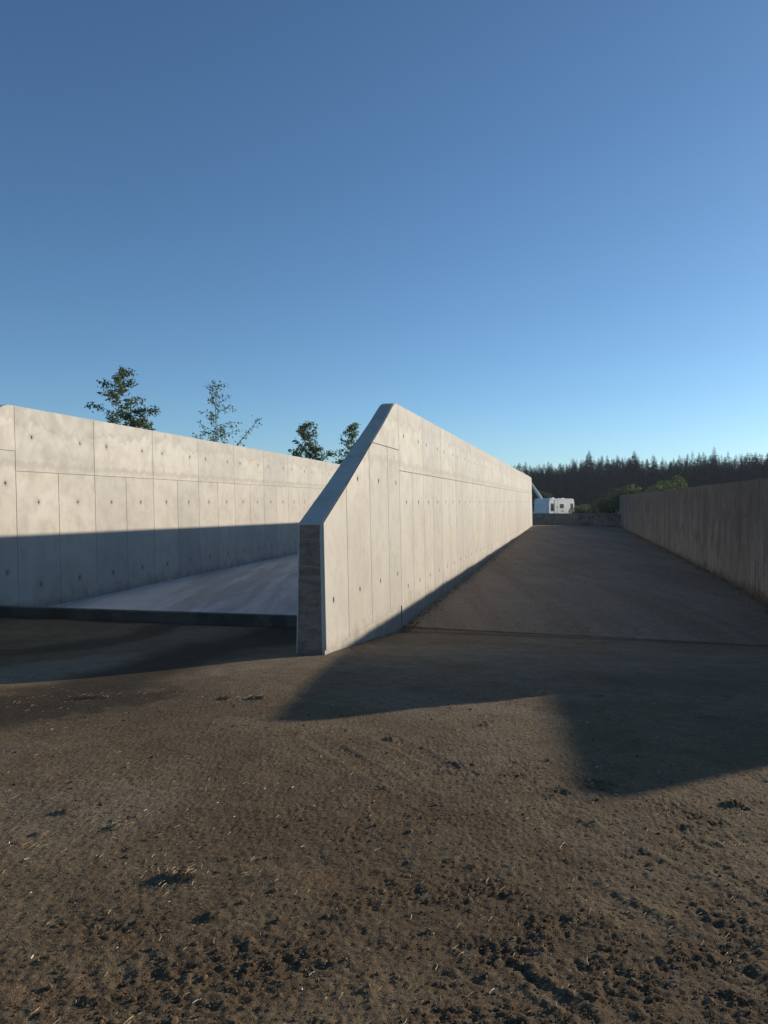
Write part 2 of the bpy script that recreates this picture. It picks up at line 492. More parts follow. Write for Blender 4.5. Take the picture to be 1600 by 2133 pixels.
# straw and dung lumps lying about
lumps = [(-1.65,8.31,.10,.05,.03), (-1.29,8.25,.13,.06,.035), (-1.91,4.73,.07,.03,.02), (-1.52,4.5,.06,.05,.02), (-.98,3.82,.12,.06,.03), (-.74,3.42,.05,.04,.02),
         (2.3,8.6,.07,.05,.03), (3.1,7.6,.12,.04,.02), (-3.2,8.6,.25,.08,.025), (2.2,5.0,.08,.05,.03), (.05,6.55,.05,.05,.025), (.9,7.1,.06,.04,.02)]
for _ in range(90):
    y_ = 2.5 + 5.5*random.random()**1.6
    lumps.append((random.uniform(-.5, .5)*y_, y_, random.uniform(.012, .04), random.uniform(.01, .03), random.uniform(.005, .015)))
for (cx, cy, rx, ry, hh) in lumps:
    i0, i1 = np.searchsorted(gx, [cx-.5, cx+.5]); j0, j1 = np.searchsorted(gy, [cy-.4, cy+.4])
    sx = GX[j0:j1, i0:i1]; sy = GY[j0:j1, i0:i1]
    q = ((sx-cx)/rx)**2 + ((sy-cy)/ry)**2 + .9*n_small[j0:j1, i0:i1]
    bmp = sstep(1.6, .2, q)
    rel[j0:j1, i0:i1] += hh*bmp*(.8+.7*n_small[j0:j1, i0:i1])
    muck[j0:j1, i0:i1] = np.maximum(muck[j0:j1, i0:i1], bmp)
Z = Z + rel*fade + (1-near)*.15*fbm(GX*.05, GY*.05, 3)*sstep(90, 200, np.hypot(GX, GY))
grass = sstep(60, 80, V_) + sstep(14, 22, np.abs(GX))*sstep(14, 20, V_)
grass = np.clip(grass, 0, 1)

ny, nx = GX.shape
me = bpy.data.meshes.new('ground')
me.vertices.add(nx*ny)
co = np.stack([GX, GY, Z], -1).astype(np.float32).reshape(-1)
me.vertices.foreach_set('co', co)
ii = np.arange(nx*ny).reshape(ny, nx)
quads = np.stack([ii[:-1, :-1], ii[:-1, 1:], ii[1:, 1:], ii[1:, :-1]], -1).reshape(-1, 4)
nf = len(quads)
me.loops.add(nf*4); me.loops.foreach_set('vertex_index', quads.astype(np.int32).reshape(-1))
me.polygons.add(nf); me.polygons.foreach_set('loop_start', (np.arange(nf)*4).astype(np.int32))
me.polygons.foreach_set('use_smooth', np.ones(nf, dtype=bool))
me.update(calc_edges=True)
for nm, arr in (('wet', wet), ('pale', pale), ('muck', np.clip(muck, 0, 1)), ('grass', grass)):
    at_ = me.attributes.new(nm, 'FLOAT', 'POINT'); at_.data.foreach_set('value', arr.astype(np.float32).reshape(-1))
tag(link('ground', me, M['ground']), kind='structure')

def ground_z(x, y):
    i = int(np.clip(np.searchsorted(gx, x), 1, nx-1)); j = int(np.clip(np.searchsorted(gy, y), 1, ny-1))
    return float(Z[j, i])

# ------------------------------------------------------------------ silo floors
EYE = CAM_Z
def grid_slab(name, corners_fn, nu, nv, mat, thick=.5):
    V, F = [], []
    for j in range(nv+1):
        for i in range(nu+1):
            V.append(corners_fn(i/nu, j/nv))
    for j in range(nv):
        for i in range(nu):
            a = j*(nu+1)+i
            F.append((a, a+1, a+nu+2, a+nu+1))
    # skirt
    n0 = len(V)
    rim = [i for i in range(nu+1)] + [(j)*(nu+1)+nu for j in range(1, nv+1)] + [nv*(nu+1)+i for i in range(nu-1, -1, -1)] + [j*(nu+1) for j in range(nv-1, 0, -1)]
    for r_ in rim:
        x, y, z = V[r_]; V.append((x, y, z-thick))
    for q in range(len(rim)):
        F.append((rim[(q+1) % len(rim)], rim[q], n0+q, n0+(q+1) % len(rim)))
    me_ = mesh(name, V, F)
    for p_ in me_.polygons: p_.use_smooth = p_.index < nu*nv
    return tag(link(name, me_, mat), kind='structure')

def lerp(a, b, t): return a + (b-a)*t
def floor_left(u, t):
    # front edge is the kerb line, back edge 55 m further on
    fx, fy = lerp(-9.6, -.60, u), lerp(16.85, 14.87, u)
    bx, by = lerp(3.2, 11.6, u), lerp(71.5, 69.5, u)
    x, y = lerp(fx, bx, t), lerp(fy, by, t)
    return (x, y, .345 + .01*math.sin(x*.7+y*.2) + .10*t)
grid_slab('left_silo_floor', floor_left, 24, 90, M['floor_l'], .2)
def floor_right(u, t):
    fx, fy = lerp(.20, 9.2, u), lerp(16.75, 13.75, u)
    bx, by = lerp(12.2, 21.2, u), lerp(70.5, 69.0, u)
    tt = t**1.6
    x, y = lerp(fx, bx, tt), lerp(fy, by, tt)
    zl = np.interp(y, [16, 17, 20, 26, 63, 72], [.085, .10, .15, .20, .68, .72])
    zr = np.interp(y, [13, 15, 18.5, 26, 70], [.085, .12, .33, .41, .56])
    xl = -.84 + .241*(y-11.6); xr = 4.71 + .2288*y
    k = min(max((x-xl)/(xr-xl), 0), 1)
    z = lerp(zl, zr, k**1.4)
    z = lerp(.085, z, min(1, t*14)) + .012*float(perlin(np.array(x*.9), np.array(y*.9)))
    return (x, y, z)
grid_slab('right_silo_floor', floor_right, 90, 160, M['floor_r'], .45)

# kerb upstand closing the left silo
d = Vector((-.60+8.0, 14.80-16.43, 0)); kl = d.length
bm = bmesh.new(); box_bm(bm, (0, -.16, -.35), (kl-.02, -.004, .56), .015, 2)
kerb = link('kerb', bm_mesh(bm, 'kerb'), M['kerb'])
kerb.location = (-8.0, 16.43, 0); kerb.rotation_euler = (0, 0, math.atan2(d.y, d.x))
tag(kerb, kind='structure')

# ------------------------------------------------------------------ silo walls
BAT = .0216                       # batter of each wall face
BASE = -.20                       # world height of wall foot, below grade
REFZ = .48                        # height where the foot line is measured
TH = .47
PT = .022                         # panels stand this proud of the core

def panel_mesh(w, h, holes, hr=.03, a=.12):
    """one formwork panel face: front at y=0 facing -y, dished tie holes, chamfered rim"""
    c = .004
    bm = bmesh.new()
    lay = bm.verts.layers.float.new('stain')
    xs = sorted({c, w-c} | {q for hx, hz in holes for q in (max(c+.002, hx-a), min(w-c-.002, hx+a))})
    zs = sorted({c, h-c} | {q for hx, hz in holes for q in (hz-a, hz+a)})
    vg = {}
    def vt(x, y, z, s=0.0):
        key = (round(x, 5), round(y, 5), round(z, 5))
        if key not in vg:
            vg[key] = bm.verts.new((x, y, z)); vg[key][lay] = s
        return vg[key]
    for i in range(len(xs)-1):
        for j in range(len(zs)-1):
            x0, x1, z0, z1 = xs[i], xs[i+1], zs[j], zs[j+1]
            hole = None
            for hx, hz in holes:
                if x0 < hx < x1 and z0 < hz < z1 and (z1-z0) < 2.2*a and (x1-x0) < 2.2*a: hole = (hx, hz)
            if hole is None:
                bm.faces.new([vt(x0,0,z0), vt(x1,0,z0), vt(x1,0,z1), vt(x0,0,z1)])
                continue
            hx, hz = hole
            outer = [(x1,hz),(x1,z1),(hx,z1),(x0,z1),(x0,hz),(x0,z0),(hx,z0),(x1,z0)]
            rg, mid, ring, inner = [], [], [], []
            for q in range(8):
                t = q*math.pi/4
                rg.append(vt(outer[q][0], 0, outer[q][1]))
                mid.append(vt(hx+math.cos(t)*a*.62, 0, hz+math.sin(t)*a*.62, .28))
                ring.append(vt(hx+math.cos(t)*hr, 0, hz+math.sin(t)*hr*1.45, 1))
                inner.append(vt(hx+math.cos(t)*hr*.62, .019, hz+math.sin(t)*hr*.9, 1))
            for q in range(8):
                r2 = (q+1) % 8
                bm.faces.new([rg[r2], rg[q], mid[q], mid[r2]])
                bm.faces.new([mid[r2], mid[q], ring[q], ring[r2]])
                bm.faces.new([ring[r2], ring[q], inner[q], inner[r2]])
            bm.faces.new(inner[::-1])
    # chamfer and sides
    A = [vt(c,0,c), vt(w-c,0,c), vt(w-c,0,h-c), vt(c,0,h-c)]
    B = [vt(0,c,0), vt(w,c,0), vt(w,c,h), vt(0,c,h)]
    D = [vt(0,PT,0), vt(w,PT,0), vt(w,PT,h), vt(0,PT,h)]
    for q in range(4):
        r2 = (q+1) % 4
        bm.faces.new([B[q], B[r2], A[r2], A[q]])
        bm.faces.new([D[q], D[r2], B[r2], B[q]])
    me_ = bpy.data.meshes.new('panel')
    bmesh.ops.recalc_face_normals(bm, faces=bm.faces)
    bm.to_mesh(me_); bm.free()
    return me_

def poly_panel(pts):
    """flat panel from an outline in (s, z)"""
    bm = bmesh.new()
    f_ = bm.faces.new([bm.verts.new((x, 0, z)) for x, z in pts])
    r_ = bmesh.ops.extrude_face_region(bm, geom=[f_])
    for v in r_['geom']:
        if isinstance(v, bmesh.types.BMVert): v.co.y = PT
    bm.verts.layers.float.new('stain')
    return bm_mesh(bm, 'panel')

PROFILE = [(0, 2.39), (1.28, 2.97), (2.71, 3.655), (3.93, 4.235), (4.62, 4.595), (4.84, 4.695), (5.02, 4.738), (5.2, 4.745)]
def prof(s_):
    return float(np.interp(s_, [p[0] for p in PROFILE], [p[1] for p in PROFILE]))

def wall_core(outline, th, bat, inset_r, inset_l, zref=REFZ):
    V, F = [], []
    n = len(outline)
    for s_, z in outline:
        V.append((s_, inset_r + bat*(z-zref), z))
    for s_, z in outline:
        V.append((s_, th - inset_l - bat*(z-zref), z))
    bm = bmesh.new()
    vv = [bm.verts.new(v) for v in V]
    fr = bm.faces.new(vv[:n]); fl = bm.faces.new(vv[n:][::-1])
    rims = []
    for i in range(n):
        rims.append(bm.faces.new([vv[i], vv[n+i], vv[n+(i+1) % n], vv[(i+1) % n]]))
    bm.normal_update()
    return bm

def tall_wall(loc, rz, half, length, label, hr=.03, ha=.10):
    root = empty('concrete_wall', (loc[0], loc[1], 0), rz)
    tag(root, label, 'wall', 'tall pale silo walls')
    outl = [(0.0, BASE)] + [(s_, z) for s_, z in PROFILE] + [(length-.6, 4.72), (length, 4.56), (length, BASE)]
    outl = outl[::-1]
    bm = wall_core(outl, TH, BAT, PT, 0)
    es = [e for e in bm.edges if abs(e.verts[0].co.y-e.verts[1].co.y) < .2 and all(v.co.z > BASE+.1 or True for v in e.verts) and len(e.link_faces) == 2 and e.verts[0].co.y > .2]
    bmesh.ops.bevel(bm, geom=es, offset=.018, segments=2, profile=.5, affect='EDGES')
    link('core', bm_mesh(bm, 'wall_core'), M['new'], root)
    cache = {}
    def place(w, h, holes, s0, z0, clip=None):
        key = (round(w, 3), round(h, 3), tuple(holes))
        if clip is None and key in cache: me_ = cache[key]
        else:
            me_ = panel_mesh(w, h, list(holes), hr, ha)
            if clip is None: cache[key] = me_
            else:
                bm_ = bmesh.new(); bm_.from_mesh(me_)
                (ax, az), (bx, bz) = clip
                nrm = Vector((-(bz-az), 0, (bx-ax))).normalized()
                g_ = bmesh.ops.bisect_plane(bm_, geom=bm_.verts[:]+bm_.edges[:]+bm_.faces[:], plane_co=Vector((ax-s0, 0, az-z0)), plane_no=nrm, clear_outer=True)
                bmesh.ops.holes_fill(bm_, edges=[e for e in g_['geom_cut'] if isinstance(e, bmesh.types.BMEdge)])
                bm_.to_mesh(me_); bm_.free()
        o = link('panel', me_, M['new'], root)
        o.location = (s0, BAT*(z0-REFZ), z0)
        o.rotation_euler = (math.atan(BAT), 0, 0)
        o.rotation_euler = (-math.atan(BAT), 0, 0)
        o.location.y += 0.0006*random.random()
        return o
    J = .006                                        # half joint
    ZJ, ZE, ZB = 3.35, 3.78, .53                    # panel joint, end block joint, foot of the end block panels
    # end block: four upright panels cut by the slope, one head panel
    clip = ((0, PROFILE[0][1]-.003), (3.93, 4.197))
    # the sloping edge is slightly hollow: cut each panel on its own chord
    cols = [0.004, 1.22, 2.72, 4.14, 5.2]
    for i in range(4):
        a, b = cols[i]+(J if i else 0), cols[i+1]-J
        hs = []
        hx = (.41, 1.92, 3.39, 4.86)[i]-a
        hs.append((round(hx, 3), round(1.22-ZB, 3)))
        if i: hs.append((round(hx, 3), round(3.09-ZB, 3)))
        ca = (cols[i], prof(cols[i])-.003); cb = (cols[i+1], prof(cols[i+1])-.003)
        place(b-a, ZE-J-ZB, hs, a, ZB, clip=(ca, cb) if i < 3 else None)
    s3 = float(np.interp(ZE+J, [p[1] for p in PROFILE], [p[0] for p in PROFILE]))
    pts = [(s3+.01, ZE+J), (5.2-J, ZE+J), (5.2-J, 4.735), (5.02, 4.73), (4.84, 4.688), (4.62, 4.588), (3.93, 4.229)]
    hp = link('panel', poly_panel([(x, z-ZE) for x, z in pts]), M['new'], root)
    hp.location = (0, BAT*(ZE-REFZ), ZE); hp.rotation_euler = (-math.atan(BAT), 0, 0)
    # kicker strip under the end block panels is the core itself; main run of panels
    s_ = 5.2
    P = 2*half
    while s_ + P < length-.7:
        place(P-2*J, 4.728-ZJ-J, ((round(.5*P/2.7, 3), .755), (round(2.15*P/2.7, 3), .755)), s_+J, ZJ+J)
        for q in range(2):
            zb = BASE+.02
            place(half-2*J, ZJ-J-zb, ((round(half*.5, 3), round(.87-zb, 3)), (round(half*.5, 3), round(2.69-zb, 3))), s_+q*half+J, zb)
        s_ += P
    # board marked end face
    n_b = 8
    for i in range(n_b):
        z0 = .30 + i*(2.36-.30)/n_b; z1 = z0 + (2.36-.30)/n_b
        zc = (z0+z1)/2
        y0 = PT + BAT*(zc-REFZ) + .042; y1 = TH - BAT*(zc-REFZ) - .022
        bm = bmesh.new(); pr = .004 + .0012*random.random()
        box_bm(bm, (-pr, y0, z0+.0007), (.01, y1, z1-.0007), .0006, 1)
        link('board', bm_mesh(bm, 'board'), M['board'], root)
    return root

rz_c = math.atan2(1, .241)
tall_wall((-.84, 11.6), rz_c, 1.345, 57.0, 'tall pale concrete wall with sloping shaded end in the middle, sunlit flank')
rz_l = math.atan2(1, .209)
tall_wall((-8.89+.05, 11.86), rz_l, 1.50, 58.0, 'tall pale concrete wall at the left with a shadow across its lower half', .024, .17)

# low weathered wall on the right, its left face seen in shade
def low_wall(loc, rz, length, top, label):
    root = empty('concrete_wall', (loc[0], loc[1], 0), rz)
    tag(root, label, 'wall', 'weathered silo walls')
    outl = [(0, BASE), (0, top+.045), (3.5, top+.03)]
    s_ = 5.0
    while s_ < length-1:
        outl.append((s_, top + .05*float(perlin(np.array(s_*.35), np.array(3.3))) + random.uniform(-.014, .014))); s_ += .9
    outl += [(length, top), (length, BASE)]
    bm = wall_core(outl[::-1], -.30, 0.0, PT*-1, -PT*0)
    link('core', bm_mesh(bm, 'wall_core'), M['old'], root)
    cache = {}
    edges = [.01, .33] + [.33+2.4*k for k in range(1, 60) if .33+2.4*k < length-.02] + [length-.01]
    for a, b in zip(edges[:-1], edges[1:]):
        # each bay is cast from three narrow board panels
        nb = 1
        for q in range(nb):
            x0 = a+(b-a)*q/nb; x1 = a+(b-a)*(q+1)/nb
            j = .011 if q == 0 else .0015
            w = x1-x0-j-(.011 if q == nb-1 else .0015)
            key = (round(w, 3), random.randrange(4))
            if key not in cache:
                bm = bmesh.new()
                box_bm(bm, (0, 0, 0), (w, PT, top-.012+.004*key[1]-BASE-.02), .004, 1)
                cache[key] = bm_mesh(bm, 'panel')
            o = link('panel', cache[key], M['old'], root)
            o.location = (x0+j, -PT + random.uniform(-.003, .004), BASE+.02)
    return root
rz_r = math.atan2(1, .2288)
RX = lambda y: 4.71 + .2288*y
low_wall((RX(12.14), 12.14), rz_r, 59.6, 3.245, 'low weathered brown concrete wall on the right, in shade')

# next wall further right, outside the frame: its shadow crosses the foreground
root = empty('concrete_wall', (14.50, 12.55, 0), math.atan2(1, .30))
tag(root, 'tall concrete wall standing beyond the low right wall', 'wall')
bm = wall_core([(0, BASE), (0, 4.70), (30, 4.70), (30, BASE)][::-1], .35, .008, 0, 0)
bmesh.ops.bevel(bm, geom=bm.edges[:], offset=.015, segments=2, affect='EDGES')
link('core', bm_mesh(bm, 'wall_core'), M['new'], root)

# low wall closing the far end of the right silo
root = empty('concrete_wall', (11.4, 70.4, 0), math.atan2(-1.1, 8.2))
tag(root, 'low concrete wall closing the far end of the floor below the caravan', 'wall', 'weathered silo walls')
bm = bmesh.new()
pts = []
V, F = [], []
L_ = 9.9
prev = 0
nseg = 6
bm = bmesh.new(); box_bm(bm, (0, PT, .1), (L_, .30, 1.67), .012, 2)
link('core', bm_mesh(bm, 'wall_core'), M['old_plain'], root)
for q in range(5):
    bm = bmesh.new(); box_bm(bm, (0, 0, 0), (L_/5-.014, PT, 1.55), .004, 1)
    o = link('panel', bm_mesh(bm, 'panel'), M['old_plain'], root); o.location = (q*L_/5+.007, 0, .11)

# ------------------------------------------------------------------ caravan and boom beyond the silo
def make_caravan(loc, rz):
    root = empty('caravan', loc, rz)
    tag(root, 'white touring caravan parked beyond the low end wall', 'caravan')
    L, W, H = 6.5, 2.45, 2.62
    z0 = .42
    # side outline with rounded roof edges and a raked front and rear
    outl = [(0.10, z0), (0.0, z0+.5), (.05, H-.42), (.20, H-.12), (.42, H-.02), (.9, H), (L-.9, H), (L-.42, H-.04), (L-.2, H-.18), (L-.07, H-.5), (L+.0, z0+.75), (L-.02, z0+.1), (L-.12, z0)]
    n = len(outl)
    bm = bmesh.new()
    a = [bm.verts.new((x, 0, z)) for x, z in outl]; b = [bm.verts.new((x, W, z)) for x, z in outl]
    bm.faces.new(a); bm.faces.new(b[::-1])
    for i in range(n): bm.faces.new([a[i], b[i], b[(i+1) % n], a[(i+1) % n]])
    es = [e for e in bm.edges if abs(e.verts[0].co.y-e.verts[1].co.y) < .01]
    bmesh.ops.bevel(bm, geom=es, offset=.05, segments=3, profile=.5, affect='EDGES')
    link('body', bm_mesh(bm, 'body'), M['white'], root)
    def part(name, lo, hi, mat, parent=root, bev=.01):
        bm = bmesh.new(); box_bm(bm, lo, hi, bev, 2)
        return link(name, bm_mesh(bm, name), mat, parent)
    def window(x0, x1, z_0, z_1):
        f = part('window', (x0, -.02, z_0), (x1, .02, z_1), M['trim'], bev=.018)
        part('pane', (x0+.06, -.032, z_0+.06), (x1-.06, -.012, z_1-.06), M['glass'], f)
    window(.50, 1.25, .85, 2.0)
    dr = part('door', (1.42, -.022, .62), (2.12, .02, 2.36), M['white'], bev=.015)
    for lo, hi in (((1.40, -.03, 2.345), (2.14, -.005, 2.385)), ((1.385, -.03, .6), (1.42, -.005, 2.38)), ((2.12, -.03, .6), (2.155, -.005, 2.38))):
        part('seal', lo, hi, M['trim'], dr, .004)
    part('handle', (2.0, -.06, 1.42), (2.07, -.02, 1.56), M['rubber'], dr)
    window(2.75, 3.75, 1.25, 1.92)
    window(5.45, 6.15, 1.08, 1.98)
    part('service_hatch', (3.15, -.02, .78), (3.75, .01, 1.02), M['trim'])
    part('service_hatch', (4.3, -.02, .55), (5.0, .01, .88), M['white'])
    part('awning_rail', (.35, -.03, H-.17), (L-.35, .0, H-.14), M['trim'])
    part('skirt', (.15, -.015, z0-.12), (L-.15, .05, z0+.03), M['trim'])
    # front details
    fr = part('front_hatch', (-.03, .25, .62), (.06, W-.25, 1.35), M['white'])
    part('seam', (-.035, .1, 1.72), (.03, W-.1, 1.755), M['trim'])
    part('seam', (-.02, .1, 1.40), (.03, W-.1, 1.425), M['trim'])
    for y in (.18, W-.3): part('marker_lamp', (-.02, y, 2.1), (.06, y+.12, 2.18), M['trim'])
    part('grab_handle', (-.07, .12, 1.0), (.02, .16, 1.3), M['trim'])
    for x, y in ((1.9, .8), (4.6, .9)): part('roof_hatch', (x, y, H-.01), (x+.7, y+.7, H+.09), M['white'])
    part('roof_vent', (3.4, 1.6, H-.01), (3.65, 1.85, H+.16), M['white'])
    V, F = [], []
    for y0 in (.12, W-.32):
        V, F = [], []
        tube(V, F, [(3.3, y0, .33), (3.3, y0+.2, .33)], [.33, .33], 20)
        F.append(tuple(range(19, -1, -1)))
        wheel = link('wheel', mesh('wheel', V, F), M['rubber'], root)
        V, F = [], []
        yy = y0-.012 if y0 < 1 else y0+.212
        tube(V, F, [(3.3, yy, .33), (3.3, yy+.02, .33)], [.2, .19], 16); F.append(tuple(range(15, -1, -1)))
        link('rim', mesh('rim', V, F), M['steel'], wheel)
    V, F = [], []
    tube(V, F, [(.1, .5, .42), (-1.3, W/2, .45)], [.05, .05], 6); tube(V, F, [(.1, W-.5, .42), (-1.3, W/2, .45), (-1.5, W/2, .47)], [.05, .05, .06], 6)
    link('drawbar', mesh('drawbar', V, F), M['steel'], root)
    V, F = [], []
    tube(V, F, [(-1.1, W/2, .0), (-1.1, W/2, .7)], [.04, .04], 8)
    link('jockey_wheel', mesh('jockey_wheel', V, F), M['steel'], root)
    return root
CZ = .52
make_caravan((22.75, 110.0, CZ), math.atan2(.70, .714))

root = empty('boom', (25.6, 120.0, CZ), 0)
tag(root, 'white slanted boom rising behind the caravan roof to the upper left', 'boom')
V, F = [], []
tube(V, F, [(-.35, 0, .3), (-1.95, 0, 2.6), (-2.62, 0, 3.65), (-3.45, 0, 4.85), (-5.2, 0, 7.1)], [.27, .25, .23, .20, .14], 14)
link('arm', mesh('arm', V, F), M['white'], root)
bm = bmesh.new(); box_bm(bm, (-1.4, -.7, 0), (.5, .7, .7), .08, 2); link('base', bm_mesh(bm, 'base'), M['trim'], root)

# ------------------------------------------------------------------ trees
def leaf_mesh(name, centers, size, flat=0.0, n_per=1):
    """folded diamond leaves"""
    V, F = [], []
    for c in centers:
        c = Vector(c)
        s_ = size*random.uniform(.65, 1.3)
        ax = Vector((random.gauss(0, 1), random.gauss(0, 1), random.gauss(0, 1)*(1-flat)-.35)).normalized()
        sd_ = ax.orthogonal().normalized()
        sd_ = (Matrix.Rotation(random.uniform(0, 6.28), 3, ax) @ sd_)
        up = ax.cross(sd_)*s_*.12
        b = len(V)
        V += [tuple(c), tuple(c+ax*s_*.45+sd_*s_*.36+up), tuple(c+ax*s_), tuple(c+ax*s_*.45-sd_*s_*.36+up)]
        F += [(b, b+1, b+2), (b, b+2, b+3)]
    return mesh(name, V, F)

def birch(loc, H, spread, leaves, label, seed, lean=0.0, stems=3, leaf=.085, low=.28, extra=()):
    rs = random.getstate(); random.seed(seed)
    root = empty('birch_tree', loc)
    tag(root, label, 'tree', 'young birches behind the left wall')
    VT, FT, VB, FB = [], [], [], []
    tips = []
    for s_ in range(stems):
        ang = random.uniform(0, 6.28); out = 0 if s_ == 0 else random.uniform(.3, .75)*spread
        h = H if s_ == 0 else H*random.uniform(.62, .85)
        pts = []; n = 9
        wx, wy = 0, 0
        for i in range(n):
            t = i/(n-1)
            wx += random.gauss(0, .025)*H*.12; wy += random.gauss(0, .02)*H*.12
            pts.append((math.cos(ang)*out*t**1.2 + wx + lean*t*t, math.sin(ang)*out*t**1.2 + wy, h*t))
        r0 = .055 if s_ == 0 else .035
        tube(VT, FT, pts, [max(.006, r0*(1-i/(n-1)*.9)) for i in range(n)], 7)
        nb = int((38 if s_ == 0 else 22))
        for q in range(nb):
            t = low + (1-low)*(q+random.random())/nb
            k = min(n-2, int(t*(n-1))); fr = t*(n-1)-k
            p0 = Vector(pts[k]).lerp(Vector(pts[k+1]), fr)
            az = q*2.4+random.uniform(-.5, .5)
            ln = spread*(.28+.95*(1-t)**.75)*random.uniform(.65, 1.15)*(1 if s_ == 0 else .75)
            el = random.uniform(.35, .85)
            d_ = Vector((math.cos(az)*math.cos(el), math.sin(az)*math.cos(el), math.sin(el)))
            bp = [p0]
            for w in range(4):
                d_ = (d_ + Vector((random.gauss(0, .14), random.gauss(0, .14), -.07 + random.gauss(0, .08)))).normalized()
                bp.append(bp[-1]+d_*ln/4)
            tube(VB, FB, bp, [.014*(1-.75*w/4)*(1.2-t*.6) for w in range(5)], 4)
            for w in range(1, 5):
                for z in range(2):
                    d2 = (d_ + Vector((random.gauss(0, .7), random.gauss(0, .7), random.gauss(-.1, .5)))).normalized()
                    l2 = ln*random.uniform(.12, .32)
                    e = bp[w]+d2*l2*.55+Vector((0, 0, .0)); e2 = e+d2*l2*.45+Vector((0, 0, -.25*l2))
                    tube(VB, FB, [bp[w], e, e2], [.006, .0045, .003], 3)
                    tips += [(bp[w], e), (e, e2), (e, e2)]
    for (ex, ez, ln, az, up) in extra:               # long side limbs
        p0 = Vector((ex, 0, ez)); d_ = Vector((math.cos(az), .15, up)).normalized(); bp = [p0]
        for w in range(6):
            d_ = (d_+Vector((random.gauss(0, .08), random.gauss(0, .08), random.gauss(0, .07)))).normalized(); bp.append(bp[-1]+d_*ln/6)
        tube(VB, FB, bp, [.025*(1-.75*w/6) for w in range(7)], 5)
        for w in range(2, 7):
            for z in range(4):
                d2 = (d_*.7 + Vector((random.gauss(0, .6), random.gauss(0, .6), random.gauss(.0, .5)))).normalized(); l2 = ln*random.uniform(.08, .2)
                e = bp[w]+d2*l2*.6; e2 = e+d2*l2*.4+Vector((0, 0, -.2*l2))
                tube(VB, FB, [bp[w], e, e2], [.007, .005, .003], 3); tips += [(bp[w], e), (e, e2), (e, e2)]
    cs = []
    # leaves hang in small tufts on some twigs, other twigs stay bare
    tufts = [t for t in tips if random.random() < .92]
    for i in range(leaves):
        a, b = tufts[int(random.random()*len(tufts))]
        c = a.lerp(b, random.uniform(.2, 1.05)) + Vector((random.gauss(0, .06), random.gauss(0, .06), random.gauss(-.01, .06)))
        cs.append(c)
    link('trunk', mesh('trunk', VT, FT), M['bark'], root)
    link('branches', mesh('branches', VB, FB), M['twig'], root)
    link('crown', leaf_mesh('crown', cs, leaf), M['birch_leaf'], root)
    random.setstate(rs)
    return root

GB = -.4
birch((-9.42, 28.0, GB), 7.6, 1.55, 24000, 'largest and bushiest young birch behind the left wall', 3, stems=8, low=.42, leaf=.085, lean=.25, extra=((-.1, 5.2, 1.6, 3.0, .28), (.3, 5.0, 1.4, .1, .25)))
birch((-7.0, 34.0, GB), 8.1, 1.4, 2000, 'sparse thin leaved birch second from the left, sky showing through', 21, stems=3, low=.5, leaf=.095, lean=-.2, extra=((.3, 5.0, 2.0, .35, .85), (-.1, 5.1, 1.7, 2.9, .55)))
birch((-4.15, 42.0, GB), 7.2, 1.5, 9500, 'small compact leafy birch third from the left', 8, stems=5, low=.5, leaf=.11, extra=((.2, 5.0, 1.4, .25, .45),))
birch((-2.30, 50.0, GB), 7.9, 1.4, 7500, 'small leafy birch partly hidden behind the sloping middle wall', 14, stems=5, low=.5, leaf=.12, lean=.35)

def spruce_proto(H, Rb, seed, sparse=1.0):
    rs = random.getstate(); random.seed(seed)
    VT, FT, V, F = [], [], [], []
    tube(VT, FT, [(0, 0, 0), (0, 0, H*.5), (0, 0, H*.99)], [.16, .10, .012], 6)
    z = H*.03
    while z < H*.985:
        t = z/H
        r = Rb*((1-t)**.72)*random.uniform(.82, 1.12)+.10
        nb = max(4, int((10-4*t)*sparse))
        off = random.uniform(0, 6.28)
        for k in range(nb):
            az = off + 6.283*k/nb + random.uniform(-.25, .25)
            rr = r*random.uniform(.65, 1.15)
            dx, dy = math.cos(az), math.sin(az)
            droop = -.32 + .75*t + random.uniform(-.08, .08)
            mid = Vector((dx*rr*.55, dy*rr*.55, z+rr*droop*.5)); end = Vector((dx*rr, dy*rr, z+rr*(droop*.8+.06)))
            st = Vector((0, 0, z+.05)); side = Vector((-dy, dx, 0))
            w = rr*.24
            b = len(V)
            # main frond: two folded blades plus hanging side twigs
            V += [tuple(st), tuple(mid+side*w+Vector((0, 0, -w*.5))), tuple(end), tuple(mid-side*w+Vector((0, 0, -w*.5))), tuple(mid)]
            F += [(b, b+1, b+4), (b+4, b+1, b+2), (b, b+4, b+3), (b+4, b+2, b+3)]
            for q in range(7):
                f_ = random.uniform(.3, 1.0); base = st.lerp(end, f_); sg = random.choice((-1, 1))
                tw = side*sg*rr*random.uniform(.15, .36)+Vector((dx, dy, 0))*rr*.16+Vector((0, 0, -rr*random.uniform(.04, .24)))
                b = len(V); th = Vector((dx, dy, -.6))*rr*.055
                V += [tuple(base-th), tuple(base+th), tuple(base+tw)]
                F.append((b, b+1, b+2))
        z += H*(.030-.014*t)*random.uniform(.8, 1.25)
    # leader shoot
    b = len(V); V += [(-.05, 0, H*.95), (.05, 0, H*.95), (0, .0, H*1.02), (0, -.05, H*.95), (0, .05, H*.95)]; F += [(b, b+1, b+2), (b+3, b+4, b+2)]
    tr, cr = mesh('trunk', VT, FT), mesh('crown', V, F)
    tr.materials.append(M['spruce_bark']); cr.materials.append(M['needle'])
    random.setstate(rs)
    return tr, cr
protos = [spruce_proto(15, rb, 100+i, sp) for i, (rb, sp) in enumerate(((3.0, 1.2), (3.4, 1.3), (2.7, 1.2), (3.7, 1.35), (3.0, .95), (2.3, .85)))]
SKX = [1000, 1060, 1085, 1150, 1190, 1225, 1260, 1320, 1350, 1400, 1450, 1500, 1560, 1600, 1720]
